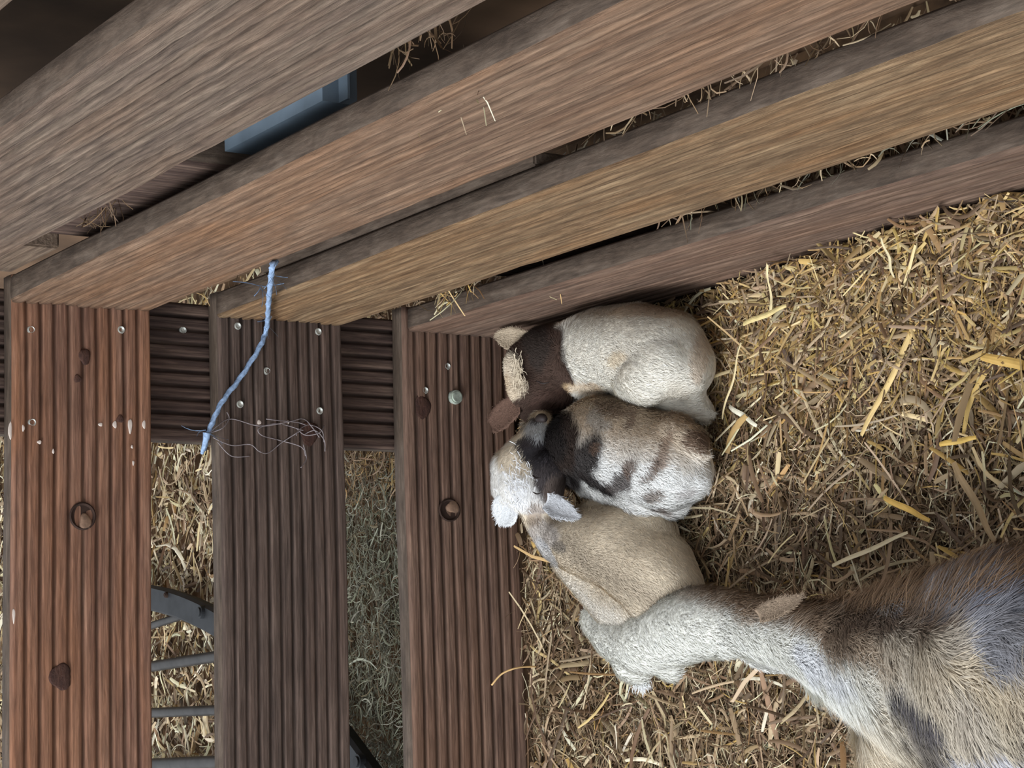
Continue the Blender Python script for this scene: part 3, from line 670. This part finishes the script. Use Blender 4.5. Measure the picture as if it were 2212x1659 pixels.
def tuft(parent, px, py, h, n, L, cf, dirs, sp, seed, width=.0007):
    r = np.random.default_rng(seed); c0 = P(px, py, h); VV = []; 
    p = c0+r.normal(0, 1, (n, 3))*np.array(sp); d = np.array(dirs)+r.normal(0, .35, (n, 3)); d /= np.linalg.norm(d, axis=1)[:, None]
    sd = np.cross(d, [.6, 0, .75]); sd /= np.linalg.norm(sd, axis=1)[:, None]; l = L*r.uniform(.6, 1.2, n); cu = r.normal(0, .25, (n, 1))
    VV = np.stack([p-sd*width*.5, p+sd*width*.5, p+d*l[:, None]*.5+sd*(cu*L*.4+width*.4), p+d*l[:, None]*.5+sd*(cu*L*.4-width*.4), p+d*l[:, None]+sd*cu*L*.1], 1)
    VV[..., 0] = np.maximum(VV[..., 0], .002); VV[..., 1] = np.minimum(VV[..., 1], -.002)
    idx = np.arange(n*5).reshape(n, 5); F = np.concatenate([idx[:, [0, 1, 2]], idx[:, [0, 2, 3]], idx[:, [3, 2, 4]]])
    c = np.clip(np.repeat(np.tile(lin(cf), (n, 1))*(1+r.normal(0, .1, (n, 1))), 5, 0), 0, .93)
    o = mesh_obj('hair_tuft', VV.reshape(-1, 3), F, M_fur, cols=c, smooth=True); o.parent = parent; o.matrix_local = Matrix.Translation(-parent.location); o['kind'] = 'stuff'
tuft(kA, 1118, 795, .098, 170, .009, (206,190,166), toward(1115, 780, 1105, 840), (.004, .008, .002), 4)
tuft(kA, 1124, 828, .097, 120, .008, (206,190,166), toward(1110, 800, 1128, 850), (.005, .004, .002), 5)

# --- spotted kid in the middle
kB = empty('goat_kid', Vector(P(1380, 990, 0))); tag(kB, 'curled goat kid with cream coat and dark brown spots, in the middle of the three', 'goat kid')
chB = [[(1165, 930, .040, 36), (1195, 945, .050, 44), (1240, 960, .060, 66), (1300, 950, .062, 94), (1370, 975, .068, 106), (1435, 1000, .064, 104), (1470, 1015, .055, 74)],
       [(1455, 940, .072, 46), (1500, 960, .060, 36)], [(1400, 1050, .055, 72), (1340, 1040, .050, 62), (1280, 1020, .050, 52)], [(1450, 1070, .045, 50), (1400, 1085, .035, 38)], [(1240, 1010, .055, 42), (1225, 960, .055, 50)]]
def fnB(p, a, b, c):
    q = pack_pt(1400, 1000); a0, b0 = ab(q); s = rad(q, 1); db = (b-b0[0])/s; da = (a-a0[0])/s
    w_ = np.clip((-db+da*.15+10)/70+.1*noise3(p, 40, 3), 0, 1)[:, None]*.9; return c*(1-w_)+lin((208,188,162))*w_
cfB = patches((230, 228, 224), [(1250, 1000, 26, 80, 25, (56,48,46), .95), (1285, 1040, 44, 14, 35, (60,52,50), .95), (1215, 950, 30, 70, 0, (66,54,48), 1), (1180, 940, 40, 60, 0, (52,46,44), 1),
                                (1330, 1030, 20, 34, 30, (84,74,70), .9), (1345, 1000, 16, 20, 0, (112,92,80), .85), (1400, 1063, 17, 14, 0, (120,106,96), .85), (1415, 975, 12, 55, 20, (140,116,98), .8), (1395, 1010, 10, 28, 25, (112,96,86), .8),
                                (1355, 900, 10, 26, 15, (140,116,100), .7), (1310, 880, 40, 14, 10, (132,106,88), .6), (1505, 948, 42, 24, 12, (110,88,72), .95), (1440, 900, 60, 14, 15, (160,136,112), .6), (1430, 1105, 22, 10, 15, (140,124,114), .7),
                                (1470, 1075, 24, 12, 0, (170,160,156), .5), (1275, 960, 12, 10, 0, (120,96,80), .7), (1285, 905, 26, 16, 40, (210,204,196), .7)], fnB, 21, .005)
me, V = blob_body('body', chB, .0026, 12); add_body(me, V, cfB, kB)
flB = flow_from([(1260, 940, .1, toward(1230, 900, 1300, 1000)), (1350, 950, .1, toward(1300, 900, 1400, 970)), (1450, 950, .1, toward(1380, 920, 1480, 960)), (1400, 1080, .1, toward(1300, 1050, 1450, 1090)), (1500, 1050, .08, toward(1460, 1000, 1490, 1080))])
fur_on('fur', me, 56000, .0115, .0006, flB, cfB, kB, 2, .34, jit=.3)

# --- beige kid with the black and white head
kC = empty('goat_kid', Vector(P(1330, 1200, 0))); tag(kC, 'beige goat kid with black and white head and white ears, nearest the bottom', 'goat kid')
chC = [[(1155, 1085, .080, 40), (1180, 1130, .072, 42), (1212, 1165, .064, 52), (1270, 1170, .060, 80), (1350, 1185, .060, 98), (1410, 1235, .056, 98), (1440, 1290, .050, 86)],
       [(1240, 1205, .050, 50), (1285, 1250, .046, 56), (1340, 1300, .044, 66), (1400, 1320, .044, 72)], [(1420, 1240, .056, 90), (1462, 1268, .052, 62)], [(1300, 1130, .05, 60), (1400, 1160, .05, 70)],
       [(1142, 1045, .092, 64), (1142, 1000, .090, 64), (1158, 960, .088, 44), (1168, 925, .082, 31), (1170, 912, .078, 26)], [(1105, 1010, .085, 44), (1105, 1050, .085, 44)], [(1185, 1010, .085, 44), (1178, 1060, .082, 42)]]
def fnC(p, a, b, c):
    q = pack_pt(1250, 1200); a0, b0 = ab(q); s = rad(q, 1); da = (a-a0[0])/s; db = (b-b0[0])/s
    st = np.exp(-((db-da*.55)/38)**2)*np.clip((da+90)/60, 0, 1)*np.clip((260-da)/100, 0, 1)
    c = c*(1-.55*st[:, None])+lin((140, 124, 106))*.55*st[:, None]
    lo = np.clip((db-da*.50-45)/40, 0, 1)[:, None]*.8; c = c*(1-lo)+lin((222, 216, 206))*lo
    return c
cfC = patches((214, 199, 176), [(1170, 1150, 34, 34, 30, (190,182,176), .8), (1200, 1120, 20, 20, 0, (176,160,140), .6), (1100, 1030, 52, 80, 0, (228,224,218), 1), (1115, 985, 40, 34, 0, (206,190,166), .9), (1150, 1075, 40, 36, 0, (226,224,222), .9),
                                (1188, 1010, 42, 72, -8, (60,54,54), 1), (1160, 965, 40, 34, 0, (54,50,52), 1), (1205, 1060, 34, 36, 0, (92,80,74), .95), (1155, 1105, 18, 30, 20, (132,112,96), .7), (1160, 925, 30, 20, 0, (176,176,176), .9),
                                (1133, 948, 22, 12, -30, (52,46,46), .9), (1160, 905, 16, 8, 0, (66,58,58), .9), (1205, 1180, 14, 10, 60, (120,112,104), .7), (1178, 1195, 14, 40, -35, (206,206,208), .7)], fnC, 31, .003)
me, V = blob_body('body', chC, .0024, 9); add_body(me, V, cfC, kC)
flC = flow_from([(1210, 1170, .1, toward(1200, 1180, 1260, 1150)), (1300, 1140, .1, toward(1240, 1160, 1400, 1140)), (1400, 1180, .1, toward(1300, 1160, 1420, 1200)), (1350, 1260, .1, toward(1260, 1200, 1380, 1300)), (1450, 1300, .08, toward(1400, 1230, 1450, 1320)), (1120, 1020, .12, toward(1150, 950, 1110, 1080)), (1180, 1010, .12, toward(1160, 950, 1190, 1080))])
fur_on('fur', me, 56000, .0085, .00055, flC, cfC, kC, 3, .25)
ear(kC, (1110, 1078, .095), (1078, 1130, .085), 66, (206,206,206), (176,168,162), 'left white ear', cup=.35)
ear(kC, (1182, 1082, .100), (1252, 1118, .092), 46, (204,204,206), (150,142,138), 'right white ear', cup=.45)
tuft(kC, 1112, 1045, .122, 220, .009, (228,228,230), toward(1130, 980, 1170, 1060), (.012, .014, .003), 8)
eye(kC, [(1150, 1026, .128), (1158, 1033, .127), (1168, 1032, .126)], .0009); eye(kC, [(1150, 1062, .124), (1160, 1067, .123), (1172, 1063, .122)], .0006)
blob_n = tube('nose', [P(1160, 906, .100), P(1170, 903, .100), P(1180, 907, .098)], .0045, M_dark, kC, seg=10, taper=lambda t: .5+.6*math.sin(math.pi*t))

# --- larger young goat leaning in from the lower right
kD = empty('young_goat', Vector(P(2150, 1450, 0))); tag(kD, 'shaggy grey and cream young goat reaching its long neck in from the lower right', 'goat')
chD = [[(1292, 1340, .034, 38), (1335, 1375, .044, 54), (1390, 1392, .052, 66), (1445, 1368, .058, 76), (1510, 1345, .065, 80), (1600, 1348, .080, 66), (1700, 1368, .095, 70), (1790, 1398, .105, 88), (1870, 1420, .110, 118), (1970, 1440, .115, 165), (2090, 1455, .120, 222), (2230, 1480, .125, 285), (2420, 1540, .125, 310), (2600, 1600, .115, 280)],
       [(1370, 1425, .040, 50), (1384, 1456, .034, 28)], [(1440, 1425, .045, 42), (1450, 1442, .042, 32)],
       [(1790, 1420, .085, 75), (1830, 1470, .07, 48)], [(1950, 1500, .085, 105), (1930, 1580, .07, 76), (1935, 1680, .055, 70), (1960, 1780, .04, 58), (2040, 1830, .03, 42)],
       [(2150, 1650, .085, 130), (2200, 1750, .07, 110), (2350, 1850, .05, 70)]]
def fnD(p, a, b, c):
    q = pack_pt(1700, 1375, .15); a0, b0 = ab(q); s = rad(q, 1); da = (a-a0[0])/s; db = (b-b0[0])/s
    line = np.where(da < 150, -6+da*.12, -30-(da-150)*.42)
    neckish = np.clip((180-da)/60, 0, 1)
    up = np.clip((line-db)/26+.5, 0, 1)*neckish*np.clip((da+230)/130, 0, 1)
    c = c*(1-up[:, None])+lin((172, 150, 128))*up[:, None]
    body = np.clip((da-90)/90, 0, 1)
    n_ = noise3(np.stack([p@E1*26, p@E2*9, p[:, 2]*9], 1), 1.2, 77)
    bc = lin((206, 192, 170))*(1+.45*n_[:, None]); gr = np.clip(noise3(p, 9, 70)*1.1-.05, 0, 1)[:, None]
    bc = bc*(1-gr*.6)+lin((168, 168, 178))*gr*.6
    bc = bc*(1-.0)
    c = c*(1-body[:, None])+bc*body[:, None]
    # dark stripe down the spine
    sp = np.clip(1-np.abs(db-(-78-(da-150)*.50))/(26+np.clip(da-150, 0, 400)*.05), 0, 1)*np.clip((da-60)/80, 0, 1)
    sp = np.clip(sp*2, 0, 1)[:, None]*.85; c = c*(1-sp)+lin((104, 84, 70))*sp
    return c
cfD = patches((226, 224, 216), [(1958, 1515, 30, 54, -30, (84,80,84), .95), (2190, 1500, 40, 30, 30, (96,92,98), .8), (1840, 1395, 26, 44, 10, (142,124,106), .7), (1870, 1350, 36, 18, -20, (126,108,94), .6), (2010, 1300, 60, 36, -20, (170,172,180), .6), (2130, 1330, 60, 110, 10, (146,150,164), .75), (2100, 1460, 90, 30, 20, (204,188,162), .7),
                                (1800, 1470, 50, 34, 20, (222,222,224), .9), (1540, 1275, 60, 26, 5, (188,170,146), .7), (1930, 1600, 50, 90, 0, (202,190,170), .6), (2120, 1640, 90, 50, 0, (196,196,204), .8), (1985, 1600, 24, 60, -30, (96,88,84), .8), (2200, 1580, 50, 30, 20, (120,110,104), .6)], fnD, 41, .006, .20)  # narrow dark patch beside the leg paints a shaded gap into the coat
me, V = blob_body('body', chD, .0038, 10); add_body(me, V, cfD, kD)
dn = toward(1500, 1350, 1800, 1400, .08)
flD = flow_from([(1300, 1360, .08, toward(1280, 1340, 1370, 1400)), (1400, 1420, .08, toward(1330, 1360, 1400, 1460)), (1500, 1340, .12, dn), (1650, 1350, .14, dn), (1650, 1420, .08, toward(1600, 1400, 1700, 1470)), (1700, 1310, .14, toward(1700, 1330, 1740, 1290)), (1800, 1470, .1, toward(1780, 1420, 1780, 1530)), (1850, 1400, .2, toward(1800, 1380, 1900, 1450)),
                 (1960, 1400, .22, toward(1900, 1330, 1990, 1480)), (2100, 1350, .25, toward(2060, 1250, 2130, 1450)), (2180, 1550, .25, toward(2080, 1450, 2230, 1620)), (1930, 1600, .12, toward(1930, 1540, 1925, 1650)), (2100, 1250, .22, toward(2060, 1230, 2080, 1130)), (2000, 1280, .2, toward(1980, 1280, 1960, 1200))])
inview = lambda fc: (fc[:, 0] < P(2300, 1400, .12)[0]+.1)*1.0
def lenD(p):
    a, b = ab(p); q = pack_pt(1700, 1375, .15); a0, b0 = ab(q); s = rad(q, 1); da = (a-a0[0])/s; return np.where(da < -120, .45, np.where(da < 60, .8, 1.3))
fur_on('fur', me, 120000, .021, .00075, flD, cfD, kD, 4, .30, keep=inview, lenfn=lenD, jit=.22)
def topD(fc):
    a, b = ab(fc); q = pack_pt(1700, 1300, .15); a0, b0 = ab(q); s = rad(q, 1); da = (a-a0[0])/s; db = (b-b0[0])/s
    return ((da > -70) & (da < 420) & (db < 25-np.clip(da-100, 0, 500)*.45) & (fc[:, 2] > FLOOR+.05))*1.0
fur_on('mane', me, 7000, .036, .0006, lambda p: np.tile(toward(1700, 1330, 1735, 1230), (len(p), 1)), lambda p: np.tile(lin((134, 108, 84)), (len(p), 1)), kD, 6, .35, keep=topD, jit=.35)
ear(kD, (1640, 1330, .140), (1735, 1288, .145), 38, (132,114,96), (140,122,104), 'brown laid back ear', cup=.4, seed=5)
ear(kD, (1600, 1400, .060), (1690, 1452, .050), 40, (214,212,206), (180,160,148), 'white laid back ear', cup=.4, seed=6)
tuft(kD, 1384, 1470, .035, 160, .012, (222,222,222), toward(1380, 1440, 1386, 1500), (.004, .003, .003), 12)
eye(kD, [(1438, 1348, .098), (1452, 1351, .098), (1472, 1358, .098)], .0012)

# every ribbed-wood mesh carries its painted groove-shade and wear attribute (none = white)
for me in bpy.data.meshes:
    if me.materials and me.materials[0] and me.materials[0].name.startswith('wood') and 'Col' not in me.color_attributes:
        a = me.color_attributes.new('Col', 'FLOAT_COLOR', 'POINT'); a.data.foreach_set('color', np.ones(len(me.vertices)*4, np.float32))
